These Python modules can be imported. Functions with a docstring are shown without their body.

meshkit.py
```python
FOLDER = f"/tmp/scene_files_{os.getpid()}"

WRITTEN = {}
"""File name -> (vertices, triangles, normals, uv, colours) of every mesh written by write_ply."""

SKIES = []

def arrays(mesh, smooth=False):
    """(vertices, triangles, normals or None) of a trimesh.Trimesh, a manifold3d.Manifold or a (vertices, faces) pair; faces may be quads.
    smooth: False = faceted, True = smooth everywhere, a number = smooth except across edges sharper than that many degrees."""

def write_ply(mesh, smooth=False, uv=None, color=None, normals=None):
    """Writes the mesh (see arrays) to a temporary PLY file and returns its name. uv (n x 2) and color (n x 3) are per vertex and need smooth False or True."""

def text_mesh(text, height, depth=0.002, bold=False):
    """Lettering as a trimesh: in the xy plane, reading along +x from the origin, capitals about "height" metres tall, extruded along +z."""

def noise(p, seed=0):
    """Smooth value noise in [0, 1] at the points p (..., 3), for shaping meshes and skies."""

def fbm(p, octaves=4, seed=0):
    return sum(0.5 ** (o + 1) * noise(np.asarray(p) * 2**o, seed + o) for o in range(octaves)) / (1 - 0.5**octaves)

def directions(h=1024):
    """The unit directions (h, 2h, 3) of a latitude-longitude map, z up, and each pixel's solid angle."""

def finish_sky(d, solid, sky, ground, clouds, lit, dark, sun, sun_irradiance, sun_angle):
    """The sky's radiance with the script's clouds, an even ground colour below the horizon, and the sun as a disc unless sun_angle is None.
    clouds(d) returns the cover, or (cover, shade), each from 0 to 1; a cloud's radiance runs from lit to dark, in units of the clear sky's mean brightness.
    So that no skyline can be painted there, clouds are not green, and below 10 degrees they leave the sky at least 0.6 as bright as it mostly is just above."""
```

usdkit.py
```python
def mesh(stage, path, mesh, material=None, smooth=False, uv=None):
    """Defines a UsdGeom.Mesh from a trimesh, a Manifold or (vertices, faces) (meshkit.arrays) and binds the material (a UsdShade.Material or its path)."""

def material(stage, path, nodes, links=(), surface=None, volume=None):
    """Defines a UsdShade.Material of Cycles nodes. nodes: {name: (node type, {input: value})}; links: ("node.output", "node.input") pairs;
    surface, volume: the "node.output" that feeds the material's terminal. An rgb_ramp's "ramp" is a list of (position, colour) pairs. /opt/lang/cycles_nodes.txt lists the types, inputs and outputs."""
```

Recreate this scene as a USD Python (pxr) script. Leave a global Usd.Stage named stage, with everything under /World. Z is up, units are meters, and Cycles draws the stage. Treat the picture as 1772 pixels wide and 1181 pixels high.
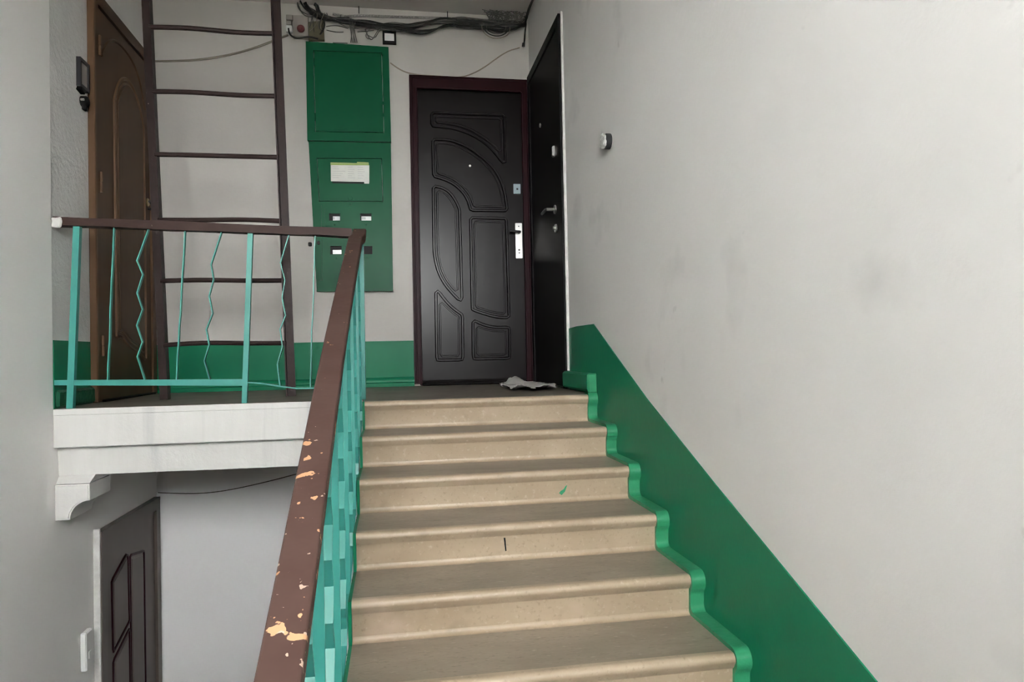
import math, random
import numpy as np
import trimesh, usdkit, meshkit
import manifold3d as m3
from shapely.geometry import Polygon, LineString, box as sbox
from scipy.interpolate import CubicSpline
from pxr import Usd, UsdGeom, UsdLux, Gf, Sdf

random.seed(7)
rng = np.random.default_rng(7)
stage = Usd.Stage.CreateInMemory()
UsdGeom.SetStageUpAxis(stage, 'Z')
UsdGeom.SetStageMetersPerUnit(stage, 1.0)
stage.SetDefaultPrim(UsdGeom.Xform.Define(stage, '/World').GetPrim())

# ------------------------------------------------------------------ camera, daylight, exposure
# World: x right, y into the picture, z up; z = 0 is the upper landing's floor, the camera stands on the half-landing below.
F_PX, YAW, PITCH, ROLL, EYE = 1227.8, 0.1655, 0.0173, 0.0207, 0.2034
EXPOSURE = 1.55
_f = np.array([math.sin(YAW) * math.cos(PITCH), math.cos(YAW) * math.cos(PITCH), math.sin(PITCH)])
_r0 = np.array([math.cos(YAW), -math.sin(YAW), 0.0])
_u0 = np.cross(_r0, _f)
_r = math.cos(ROLL) * _r0 - math.sin(ROLL) * _u0
_u = np.cross(_r, _f)
cam = UsdGeom.Camera.Define(stage, '/World/camera')
cam.AddTransformOp().Set(Gf.Matrix4d(*map(float, [*_r, 0, *_u, 0, *(-_f), 0, 0, 0, EYE, 1])))
cam.CreateHorizontalApertureAttr(36.0)
cam.CreateVerticalApertureAttr(24.0)
cam.CreateFocalLengthAttr(36.0 * F_PX / 1772)
cam.CreateClippingRangeAttr(Gf.Vec2f(0.02, 2000))
cam.CreateExposureAttr(EXPOSURE)
sky = UsdLux.DomeLight.Define(stage, '/World/overcast_sky')
sky.CreateIntensityAttr(5.0)
sky.CreateColorAttr(Gf.Vec3f(1.0, 0.972, 0.982))

# ------------------------------------------------------------------ measured layout (metres)
XL, XR, YB = -1.478, 0.953, 4.76          # left wall, right wall, back wall of the landing
YF, YN = 3.401, 3.253                     # slab front beside the flight, top nosing
XSL, XSR = -0.133, 0.9036                 # flight's open edge, edge of the painted strip
RISE, GO, NSTEP = 0.126, 0.2861, 11
CEIL, LOW = 2.516, -2.716
HALF = -RISE * NSTEP                      # half-landing level
YW = -1.60                                # window wall behind the camera

# ------------------------------------------------------------------ materials
LOOKS = '/World/Looks'
UsdGeom.Scope.Define(stage, LOOKS)


def mat(name, col, rough=0.6, col2=None, scale=3.0, lo=0.35, hi=0.65, detail=4.0, bump=0.0, bscale=60.0, bdist=0.002, spec=0.5, metal=0.0, speck=None, stretch=None, coat=0.0):
    """Painted / mineral surface: a base colour, patches of a second one, optional specks, fine relief."""
    n = {'g': ('geometry', {}), 'p': ('principled_bsdf', {'roughness': rough, 'specular_ior_level': spec, 'metallic': metal, 'base_color': col, 'coat_weight': coat, 'coat_roughness': 0.15})}
    l = []
    src = 'g.position'
    if stretch:
        n['map'] = ('mapping', {'scale': stretch}); l.append(('g.position', 'map.vector')); src = 'map.vector'
    out = None
    if col2 is not None:
        n['n'] = ('noise_texture', {'scale': scale, 'detail': detail, 'roughness': 0.6})
        n['r'] = ('rgb_ramp', {'ramp': [(lo, col), (hi, col2)]})
        l += [(src, 'n.vector'), ('n.fac', 'r.fac')]
        out = 'r.color'
    for k, (scol, sscale, s0, s1) in enumerate(speck or []):
        n[f's{k}'] = ('noise_texture', {'scale': sscale, 'detail': 3.0, 'roughness': 0.55})
        n[f'sr{k}'] = ('rgb_ramp', {'ramp': [(s0, (0, 0, 0)), (s1, (1, 1, 1))]})
        n[f'sm{k}'] = ('mix_color', {'b': scol, 'a': col})
        l += [(src, f's{k}.vector'), (f's{k}.fac', f'sr{k}.fac'), (f'sr{k}.color', f'sm{k}.fac')]
        if out: l.append((out, f'sm{k}.a'))
        out = f'sm{k}.result'
    if out: l.append((out, 'p.base_color'))
    if bump:
        n['bn'] = ('noise_texture', {'scale': bscale, 'detail': 3.0, 'roughness': 0.6})
        n['b'] = ('bump', {'strength': bump, 'distance': bdist})
        l += [('g.position', 'bn.vector'), ('bn.fac', 'b.height'), ('b.normal', 'p.normal')]
    return usdkit.material(stage, f'{LOOKS}/{name}', n, l, surface='p.BSDF')


M = {}
M['wall'] = mat('wall_paint', (.715, .70, .685), .62, (.665, .652, .635), 1.1, .35, .70, 5, .25, 45, .0025, spec=.3, speck=[((.50, .49, .475), 2.6, .60, .86), ((.42, .41, .40), 8.0, .72, .86)])
M['wall_left'] = mat('wall_paint_left', (.89, .875, .86), .6, (.86, .845, .83), 1.1, .35, .7, 4, .15, 40, .002, spec=.3)
M['wall_rough'] = mat('rough_plaster', (.69, .68, .665), .7, (.61, .60, .585), 4, .35, .7, 5, .9, 38, .006, spec=.3, stretch=(1, 1, .45))
M['wall_back'] = mat('back_wall_paint', (.55, .525, .495), .65, (.50, .475, .445), 1.6, .35, .7, 5, .3, 50, .002, spec=.3)
M['wall_low'] = mat('lower_wall_paint', (.88, .875, .885), .6, (.85, .845, .855), .8, .35, .7, 2, .1, 40, .002, spec=.3)
M['ceil'] = mat('ceiling_paint', (.66, .625, .60), .7, (.60, .57, .55), 1.5, .35, .7, 4, .2, 40, .002, spec=.3)
M['slab'] = mat('whitewash', (.665, .65, .63), .6, (.61, .595, .575), 2.5, .35, .7, 4, .4, 30, .003, spec=.3, speck=[((.52, .515, .51), 3.0, .60, .74)], stretch=(4.5, 1, .22))
M['green'] = mat('green_gloss_paint', (.006, .172, .082), .38, (.010, .190, .092), 2, .35, .7, 3, .25, 28, .002, spec=.16)
M['green_box'] = mat('green_cabinet_paint', (.005, .082, .036), .32, (.008, .098, .045), 3, .3, .7, 4, .2, 30, .0015, spec=.075)
M['green_light'] = mat('green_skirting_paint', (.035, .26, .125), .28, (.026, .20, .095), 5, .35, .7, 3, .6, 30, .003)
M['terrazzo'] = mat('terrazzo', (.40, .315, .225), .42, (.33, .25, .17), 3, .35, .7, 5, .15, 60, .001, speck=[((.29, .225, .155), 80, .58, .74), ((.44, .35, .26), 60, .60, .74), ((.22, .175, .12), 7, .62, .82), ((.46, .35, .27), 4, .58, .75)])
M['tread'] = mat('worn_terrazzo', (.285, .235, .178), .45, (.20, .166, .124), 4, .35, .7, 5, .15, 60, .001, speck=[((.19, .155, .115), 80, .56, .72), ((.33, .28, .215), 60, .62, .74), ((.12, .10, .07), 16, .66, .80), ((.17, .145, .105), 3, .52, .70)], stretch=(.6, 1.6, 1))
M['floor'] = mat('landing_floor', (.17, .145, .115), .5, (.11, .095, .075), 4, .35, .7, 5, .2, 50, .001, speck=[((.07, .06, .05), 25, .60, .70)])
M['teal'] = mat('teal_gloss_paint', (.042, .265, .225), .38, (.050, .30, .255), 6, .35, .7, 3, .3, 60, .0012)
M['ladder'] = mat('dark_brown_oil_paint', (.024, .0145, .014), .45, (.036, .022, .020), 8, .35, .7, 4, .6, 35, .003, spec=.18, speck=[((.16, .12, .11), 30, .74, .78)])
M['rail2'] = mat('brown_handrail_paint', (.038, .020, .017), .5, (.054, .031, .026), 7, .35, .7, 4, .4, 30, .002, spec=.16, speck=[((.30, .25, .21), 26, .74, .77)])
M['black_door'] = mat('black_brown_leatherette', (.0060, .0044, .0050), .27, (.0085, .0065, .0070), 6, .35, .7, 3, .12, 140, .0006, spec=.20)
M['maroon'] = mat('maroon_frame', (.021, .0035, .006), .4, (.016, .003, .005), 6, .35, .7, 3, .2, 50, .001, spec=.10)
M['steel_door'] = mat('dark_steel_door', (.0075, .0065, .007), .6, (.0098, .0085, .009), 5, .35, .7, 3, .1, 60, .0006, spec=.12)
M['brown_door'] = mat('varnished_brown_wood', (.085, .047, .024), .45, (.063, .034, .018), 6, .35, .7, 5, .15, 60, .0008, stretch=(1, 1, .08), spec=.12)
M['brown_edge'] = mat('light_brown_wood', (.125, .070, .038), .5, (.10, .056, .030), 6, .35, .7, 4, stretch=(1, 1, .08), spec=.2)
M['low_door'] = mat('dark_grey_brown_door', (.105, .085, .070), .45, (.090, .074, .060), 6, .35, .7, 3, .1, 60, .0006, stretch=(1, 1, .2), spec=.3)
M['chrome'] = mat('brushed_metal', (.70, .69, .67), .28, metal=1.0)
M['brass'] = mat('dull_brass', (.42, .33, .18), .35, metal=1.0)
M['dark_metal'] = mat('dark_metal', (.022, .022, .024), .45, spec=.25)
M['black'] = mat('black_plastic', (.008, .008, .008), .5, spec=.15)
M['white'] = mat('white_plastic', (.84, .84, .83), .4)
M['plaster'] = mat('white_plaster', (.66, .65, .63), .7, (.50, .49, .47), 14, .35, .7, 4, .5, 60, .002)
M['paper'] = mat('notice_paper', (.70, .70, .66), .7, (.64, .64, .60), 12)
M['paper_head'] = mat('notice_header', (.34, .46, .15), .7)
M['ink'] = mat('grey_ink', (.50, .50, .49), .8)
M['glass'] = mat('meter_glass', (.80, .82, .82), .12, spec=.8)
M['bluegrey'] = mat('pale_blue_plate', (.30, .38, .42), .4)
M['red'] = mat('dark_red_plastic', (.13, .018, .022), .45)
M['cable'] = mat('black_cable', (.011, .011, .010), .5)
M['cable_grey'] = mat('grey_cable', (.10, .095, .085), .55)
M['conduit'] = mat('grey_conduit', (.36, .345, .325), .5)
M['green_old'] = mat('old_green_paint', (.008, .075, .038), .4, (.016, .115, .058), 22, .35, .7, 4, .8, 40, .004, spec=.2)
M['void'] = mat('dark_rebate', (.006, .005, .005), .7, spec=.1)
M['cable_pale'] = mat('pale_painted_cable', (.33, .28, .22), .6)
M['cable_beige'] = mat('beige_cable', (.27, .235, .19), .6)
M['olive'] = mat('olive_board', (.16, .145, .085), .7, (.11, .10, .06), 20)
M['grey_box'] = mat('grey_box', (.33, .30, .27), .6)
M['rag'] = mat('dusty_paper', (.44, .42, .40), .85, (.32, .30, .28), 14, .3, .7, 5, .5, 40, .004)
M['foil'] = mat('crumpled_foil', (.72, .71, .69), .4, (.30, .29, .28), 60, .38, .58, 4, 1.0, 90, .006)
M['ground'] = mat('outdoor_ground', (.16, .17, .13), .9, (.22, .21, .20), .05)
M['frame_white'] = mat('window_frame_paint', (.70, .70, .68), .45)
# worn handrail: brown paint with the bare wood showing in chips, most of them low down where hands wear it
M['rail'] = usdkit.material(stage, f'{LOOKS}/worn_handrail', {
    'g': ('geometry', {}), 'x': ('separate_xyz', {}),
    'n': ('noise_texture', {'scale': 7.0, 'detail': 4.0}), 'r': ('rgb_ramp', {'ramp': [(.35, (.080, .044, .037)), (.65, (.098, .058, .049))]}),
    'chip': ('noise_texture', {'scale': 26.0, 'detail': 3.0, 'roughness': .5}),
    'fine': ('noise_texture', {'scale': 55.0, 'detail': 2.0, 'roughness': .5}),
    'wear': ('map_range', {'from_min': 2.0, 'from_max': 1.25, 'to_min': .0, 'to_max': .096, 'clamp': True}),
    'sum': ('math', {'math_type': 'add'}),
    'cr': ('rgb_ramp', {'ramp': [(.705, (0, 0, 0)), (.715, (1, 1, 1))]}),
    'fs': ('math', {'math_type': 'add'}),
    'fr': ('rgb_ramp', {'ramp': [(.765, (0, 0, 0)), (.775, (1, 1, 1))]}),
    'mx': ('mix_color', {'b': (.60, .34, .19)}), 'mf': ('mix_color', {'b': (.55, .42, .33)}),
    'b': ('bump', {'strength': .35, 'distance': .002}), 'bn': ('noise_texture', {'scale': 30.0, 'detail': 3.0}),
    'p': ('principled_bsdf', {'roughness': .5, 'specular_ior_level': .15})},
    [('g.position', 'x.vector'), ('g.position', 'n.vector'), ('g.position', 'chip.vector'), ('g.position', 'fine.vector'), ('g.position', 'bn.vector'),
     ('n.fac', 'r.fac'), ('x.y', 'wear.value'), ('wear.result', 'sum.value1'), ('chip.fac', 'sum.value2'), ('sum.value', 'cr.fac'),
     ('wear.result', 'fs.value1'), ('fine.fac', 'fs.value2'), ('fs.value', 'fr.fac'),
     ('r.color', 'mf.a'), ('fr.color', 'mf.fac'), ('mf.result', 'mx.a'), ('cr.color', 'mx.fac'), ('mx.result', 'p.base_color'),
     ('bn.fac', 'b.height'), ('b.normal', 'p.normal')], surface='p.BSDF')
M['pane'] = usdkit.material(stage, f'{LOOKS}/window_pane', {
    't': ('transparent_bsdf', {'color': (.93, .95, .94)}), 'gl': ('glossy_bsdf', {'roughness': .02, 'color': (1, 1, 1)}), 'f': ('fresnel', {'IOR': 1.45}), 'm': ('mix_closure', {})},
    [('t.BSDF', 'm.closure1'), ('gl.BSDF', 'm.closure2'), ('f.fac', 'm.fac')], surface='m.closure')

# ------------------------------------------------------------------ helpers
used = {}


def path_for(name, parent):
    base = '/World' if parent is None else str(parent.GetPath())
    k = used.get((base, name), 0)
    used[(base, name)] = k + 1
    return f'{base}/{name}' + (f'_{k:03d}' if k else '')


def tag(prim, label=None, cat=None, group=None, kind=None):
    for k, v in (('label', label), ('category', cat), ('group', group), ('kind', kind)):
        if v: prim.SetCustomDataByKey(k, v)
    return prim


def obj(name, mesh, m, parent=None, smooth=35, **kw):
    if isinstance(mesh, list): mesh = trimesh.util.concatenate(mesh)
    return tag(usdkit.mesh(stage, path_for(name, parent), mesh, M[m], smooth=smooth).GetPrim(), **kw)


def thing(name, label, cat, group=None, kind=None):
    return tag(UsdGeom.Xform.Define(stage, path_for(name, None)).GetPrim(), label, cat, group, kind)


def bx(x0, x1, y0, y1, z0, z1, c=0.0):
    """Box between two corners, its edges chamfered by c."""
    if c <= 0:
        b = trimesh.creation.box([x1 - x0, y1 - y0, z1 - z0])
        b.apply_translation([(x0 + x1) / 2, (y0 + y1) / 2, (z0 + z1) / 2])
        return b
    c = min(c, .45 * min(x1 - x0, y1 - y0, z1 - z0))
    pts = []
    for sx in (0, 1):
        for sy in (0, 1):
            for sz in (0, 1):
                p = np.array([(x0, x1)[sx], (y0, y1)[sy], (z0, z1)[sz]])
                d = np.array([(c, -c)[sx], (c, -c)[sy], (c, -c)[sz]])
                for k in range(3):
                    q = p + d; q[k] = p[k]; pts.append(q)
    return trimesh.convex.convex_hull(np.array(pts))


def hexa(bottom, top):
    return trimesh.convex.convex_hull(np.array(list(bottom) + list(top), float))


def spline(pts, n=40, closed=False):
    p = np.array(pts, float)
    if closed: p = np.vstack([p, p[:1]])
    t = np.r_[0, np.cumsum(np.linalg.norm(np.diff(p, axis=0), axis=1))]
    return CubicSpline(t, p, bc_type='periodic' if closed else 'natural')(np.linspace(0, t[-1], n))


def tube(pts, r, sides=8, closed=False):
    """Round tube along a polyline with capped ends (or a closed ring)."""
    p = np.array(pts, float)
    n = len(p)
    tan = (np.roll(p, -1, 0) - np.roll(p, 1, 0)) if closed else np.gradient(p, axis=0)
    tan /= np.linalg.norm(tan, axis=1, keepdims=True) + 1e-12
    a = np.cross(tan[0], [0, 0, 1.0])
    if np.linalg.norm(a) < .1: a = np.cross(tan[0], [1.0, 0, 0])
    A = []
    for t in tan:
        a = a - t * (a @ t); a /= np.linalg.norm(a) + 1e-12; A.append(a)
    A = np.array(A); B = np.cross(tan, A)
    ang = np.arange(sides) * 2 * np.pi / sides
    rr = np.broadcast_to(r, (n,))[:, None, None]
    v = (p[:, None] + rr * (np.cos(ang)[None, :, None] * A[:, None] + np.sin(ang)[None, :, None] * B[:, None])).reshape(-1, 3)
    f = []
    for i in range(n if closed else n - 1):
        j = (i + 1) % n
        for k in range(sides):
            l = (k + 1) % sides
            f += [[i * sides + k, i * sides + l, j * sides + l], [i * sides + k, j * sides + l, j * sides + k]]
    if not closed:
        v = np.vstack([v, p[:1], p[-1:]])
        for k in range(sides):
            l = (k + 1) % sides
            f += [[n * sides, l, k], [n * sides + 1, (n - 1) * sides + k, (n - 1) * sides + l]]
    m = trimesh.Trimesh(v, np.array(f), process=False)
    if m.volume < 0: m.invert()
    return m


def strip(pts, wdir, w, t):
    """Flat bar of width w (along wdir) and thickness t following a polyline."""
    p = np.array(pts, float); wdir = np.array(wdir, float)
    tan = np.gradient(p, axis=0); tan /= np.linalg.norm(tan, axis=1, keepdims=True)
    nrm = np.cross(tan, wdir); nrm /= np.linalg.norm(nrm, axis=1, keepdims=True)
    v = np.stack([p + s * w / 2 * wdir + q * t / 2 * nrm for s, q in ((-1, -1), (1, -1), (1, 1), (-1, 1))], 1).reshape(-1, 3)
    f = []
    for i in range(len(p) - 1):
        for k in range(4):
            l = (k + 1) % 4
            f += [[i * 4 + k, i * 4 + l, i * 4 + 4 + l], [i * 4 + k, i * 4 + 4 + l, i * 4 + 4 + k]]
    e = (len(p) - 1) * 4
    f += [[0, 2, 1], [0, 3, 2], [e, e + 1, e + 2], [e, e + 2, e + 3]]
    m = trimesh.Trimesh(v, np.array(f), process=False)
    if m.volume < 0: m.invert()
    return m


PLANES = {'back': lambda v, o: np.c_[v[:, 0], o - v[:, 2], v[:, 1]],      # (x, z, out of the wall)
          'left': lambda v, o: np.c_[o + v[:, 2], v[:, 0], v[:, 1]],      # (y, z, out)
          'right': lambda v, o: np.c_[o - v[:, 2], v[:, 0], v[:, 1]],
          'floor': lambda v, o: np.c_[v[:, 0], v[:, 1], o + v[:, 2]],
          'x': lambda v, o: np.c_[o + v[:, 2], v[:, 0], v[:, 1]]}


def on(plane, o, mesh):
    m = mesh.copy(); m.vertices = PLANES[plane](np.array(mesh.vertices), o)
    if m.volume < 0: m.invert()
    return m


def slab2(poly, h, bevel=0.0):
    """Polygon (or its points) extruded by h, its upper rim bevelled."""
    poly = poly if isinstance(poly, Polygon) else Polygon(poly)
    if bevel <= 0: return trimesh.creation.extrude_polygon(poly, h)
    top = trimesh.creation.extrude_polygon(poly.buffer(-bevel, join_style=2), h)
    low = trimesh.creation.extrude_polygon(poly, h - bevel)
    return trimesh.util.concatenate([low, top])


def ring(poly, inner, h):
    return trimesh.creation.extrude_polygon(poly.difference(inner), h)


def outline(poly, r, closed=True, rounding=.012, sides=6):
    """Half-round bead along a polygon's outline, in plane coordinates (a, b, 0)."""
    q = poly.buffer(-rounding).buffer(2 * rounding).buffer(-rounding) if rounding else poly
    c = LineString(q.exterior.coords)
    n = max(24, int(c.length / .02))
    pts = np.array([c.interpolate(k / n, normalized=True).coords[0] for k in range(n)])
    return tube(np.c_[pts, np.zeros(n)], r, sides, closed=True)


def lathe(profile, sections=24):
    return trimesh.creation.revolve(np.array(profile, float), sections=sections)


def lathe_at(profile, at, sections=14):
    m = lathe(profile, sections); m.apply_translation(at)
    return m


def disc(plane, o, a, b, r, h, c=.0015, sections=20):
    m = lathe([(0, 0), (r, 0), (r, h - c), (r - c, h), (0, h)], sections)
    m.apply_translation([a, b, 0])
    return on(plane, o, m)


# ================================================================== THE SETTING
obj('wall_right', bx(XR, XR + .25, YW - .3, YB + .2, LOW - .2, CEIL + .2), 'wall', kind='structure',
    label='tall smudged off-white plaster wall beside the stairs', cat='wall')
obj('wall_left', bx(XL - .25, XL + .004, YW - .3, YF - .004, LOW - .2, CEIL + .2), 'wall_left', kind='structure',
    label='smooth pale grey plaster wall at the stairwell side on the left', cat='wall')
obj('wall_left', bx(XL - .25, XL, YF - .004, YB + .2, -.09, CEIL + .2), 'wall_rough', kind='structure',
    label='rough plaster wall holding the brown door on the landing', cat='wall')
obj('wall_left', bx(XL - .25, XL, YF - .004, YB + .2, LOW - .2, -.0905), 'wall_left', kind='structure',
    label='grey wall holding the dark door of the storey below', cat='wall')
obj('wall_back', bx(XL - .2, XR + .2, YB, YB + .25, -.02, CEIL + .2), 'wall_back', kind='structure',
    label='beige-grey back wall of the landing with cabinets and black door', cat='wall')
obj('wall_back', bx(XL - .2, XR + .2, YB, YB + .25, LOW - .2, -.021), 'wall_low', kind='structure',
    label='bluish white back wall below the landing slab', cat='wall')
obj('ceiling', bx(XL - .2, XR + .2, YW - .3, YB + .2, CEIL, CEIL + .2), 'ceil', kind='structure',
    label='dim plaster ceiling above the landing and the cables', cat='ceiling')
# window wall behind the camera with its window
WX0, WX1, WZ0, WZ1 = -1.05, .85, .74, 2.12
obj('wall_front', [bx(XL - .2, WX0, YW - .3, YW, LOW - .2, CEIL + .2), bx(WX1, XR + .2, YW - .3, YW, LOW - .2, CEIL + .2),
                   bx(WX0, WX1, YW - .3, YW, LOW - .2, WZ0), bx(WX0, WX1, YW - .3, YW, WZ1, CEIL + .2)], 'wall_left', kind='structure',
    label='stairwell wall with the window behind the viewer', cat='wall')
w = thing('window_1', 'white framed stairwell window behind the viewer', 'window', kind='structure')
for x0, x1, z0, z1 in ((WX0, WX1, WZ0, WZ0 + .05), (WX0, WX1, WZ1 - .05, WZ1), (WX0, WX0 + .05, WZ0 + .05, WZ1 - .05), (WX1 - .05, WX1, WZ0 + .05, WZ1 - .05), (-.125, -.075, WZ0 + .05, WZ1 - .05)):
    obj('window_frame', bx(x0, x1, YW - .20, YW - .14, z0, z1, .006), 'frame_white', w)
for x0, x1 in ((WX0 + .05, -.125), (-.075, WX1 - .05)):
    obj('pane', bx(x0, x1, YW - .172, YW - .168, WZ0 + .05, WZ1 - .05), 'pane', w)
obj('outdoor_ground', bx(-150, 150, -200, YW - .31, -13.2, -13), 'ground', kind='structure', label='open ground outside far below the stairwell window', cat='ground')

# floors
fl = obj('floor', [bx(XL, XR, YF + .002, YB, -.012, 0)], 'floor', kind='structure', label='worn dark grey-brown floor of the upper landing', cat='floor')
obj('floor', bx(XL, XR, YW, YN - (NSTEP - 1) * GO + .02, HALF - .2, HALF), 'tread', kind='structure', label='half-landing floor at the foot of the flight', cat='floor')
obj('floor', bx(XL - .2, XR + .2, YW - .3, YB + .2, LOW - .2, LOW), 'floor', kind='structure', label='floor of the landing one storey down', cat='floor')
# landing slab with its white edge, the beam under it and the corbel
sl = thing('landing_slab', 'whitewashed concrete edge of the landing under the teal railing', 'slab', kind='structure')
sm_ = bx(XL, -.148, YF, YB, -.172, -.0125, .004)
obj('slab', sm_, 'slab', sl)
obj('slab', bx(-.148, XR, YF, YB, -.172, -.0125), 'slab', sl)
obj('slab_edge', bx(XL, -.148, YF - .002, YF + .012, -.03, -.001, .003), 'slab', sl)
obj('beam', hexa([(XL, 3.455, -.300), (XR, 3.455, -.312), (XL, 3.66, -.300), (XR, 3.66, -.312)], [(XL, 3.445, -.172), (XR, 3.445, -.172), (XL, 3.66, -.172), (XR, 3.66, -.172)]), 'slab', sl)
cb = thing('corbel', 'white concrete corbel block under the left end of the landing', 'corbel', kind='structure')
prof = [(XL, -.490), (-1.418, -.490)]
for k in range(9):                                                  # concave quarter cut out of the lower right corner
    a = math.pi / 2 * k / 8
    prof.append((-1.337 - .081 * math.cos(a), -.490 + .082 * math.sin(a)))
prof += [(-1.337, -.335), (XL, -.335)]
prof = Polygon(prof)
obj('block', on('back', 3.645, slab2(prof, .235, .006)), 'slab', cb)
obj('block_top', hexa([(XL, 3.425, -.333), (-1.340, 3.425, -.333), (XL, 3.645, -.333), (-1.340, 3.645, -.333)],
                      [(XL, 3.470, -.288), (-1.322, 3.470, -.288), (XL, 3.645, -.288), (-1.322, 3.645, -.288)]), 'slab', cb)

# the flight in view
st = thing('staircase', 'beige terrazzo flight of steps leading up to the landing', 'stairs', kind='structure')


def soffit(y):
    return -(YN - y) * RISE / GO - .27


def front_profile(n):
    """Riser and nosing of step n, bottom to top, in (y, z)."""
    yn, z = YN - n * GO, -n * RISE
    pts = [(yn + .008, z - RISE)]
    for k in range(1, 6):                                           # cove at the foot
        a = math.pi / 2 * k / 5
        pts.append((yn + .008 + .016 * math.sin(a), z - RISE + .016 * (1 - math.cos(a))))
    R = .017
    pts += [(yn + .020, z - .046), (yn + .012, z - .040)]
    for k in range(7):                                              # round nosing
        a = -.35 + (math.pi / 2 + .35) * k / 6
        pts.append((yn + R - R * math.cos(a), z - R + R * math.sin(a)))
    return pts


def extrude_yz(pts, x0, x1):
    m = trimesh.creation.extrude_polygon(Polygon(pts).buffer(0), x1 - x0)
    return on('x', x0, m)


for n in range(NSTEP):
    yn, z = YN - n * GO, -n * RISE
    yb = YF if n == 0 else YN - (n - 1) * GO + .0235
    fp = front_profile(n)
    s = obj('step', extrude_yz([(yn + .024, max(soffit(yn + .024), HALF - .15)), (yn + .024, z - RISE - .0), *fp[5:], (yn + .03, z), (yn + .03, z - .004), (yb, z - .004), (yb, max(soffit(yb), HALF - .15))], XSL, .9485), 'terrazzo', st, smooth=50)
    obj('cove', extrude_yz([*fp[:6], (yn + .024, z - RISE)], XSL, .9485), 'terrazzo', s, smooth=50)
    obj('tread', bx(XSL, .9485, yn + .03, yb - (.016 if n else 0), z - .004, z), 'floor' if n == 0 else 'tread', s)
# the flight going down to the storey below, on the other side of the railing
prof = [(.30, HALF - .001)]
for n in range(NSTEP):
    y = .392 + n * GO
    prof += [(y, HALF - n * RISE - .001), (y, HALF - (n + 1) * RISE)]
prof += [(3.25, LOW + .002), (3.0, LOW + .002), (.30, HALF - .25)]
obj('lower_flight', on('x', XL + .005, trimesh.creation.extrude_polygon(Polygon(prof), 1.20)), 'tread', kind='structure', label='flight of steps going down to the storey below', cat='stairs')
# green painted edge of the flight on its open side
prof = []
for n in range(NSTEP):
    yn, z = YN - n * GO, -n * RISE
    yb = YF if n == 0 else YN - (n - 1) * GO + .02
    prof.append(sbox(yn + .002, max(soffit(yn), HALF - .1), yb, z - .001))
side = prof[0]
for q in prof[1:]: side = side.union(q)
obj('side_face', on('x', XSL - .010, trimesh.creation.extrude_polygon(side.buffer(.0005), .0098)), 'green', st)

# green plaster bead where the steps meet the right wall: follows every riser and tread
up = []
for n in range(NSTEP - 1, -1, -1): up += [p for p in front_profile(n)]
up += [(YN + .5, 0)]
up = [(-.2, HALF), (YN - (NSTEP - 1) * GO, HALF)] + up
poly = Polygon(up + [(YN + .5, -.6)] + [(-.2, HALF - .4)]).buffer(0)
bead = poly.buffer(.034, resolution=6).buffer(-.056, resolution=6).buffer(.034, resolution=6)
bead = bead.intersection(sbox(-.2, HALF - .3, YN + .060, .2))
if bead.geom_type != 'Polygon': bead = max(bead.geoms, key=lambda g: g.area)
tr = thing('trim_1', 'bright green plaster bead following the steps along the right wall', 'skirting', kind='structure')
obj('bead', on('x', XSR, trimesh.creation.extrude_polygon(bead, XR - XSR - .0005)), 'green_light', tr, smooth=40)
obj('skirting_block', bx(.905, XR - .001, YN + .022, 3.780, .013, .100, .010), 'green', tr)
obj('block_front', bx(.9045, XR - .001, YN + .006, YN + .0215, .006, .101, .007), 'green_light', tr)

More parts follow.
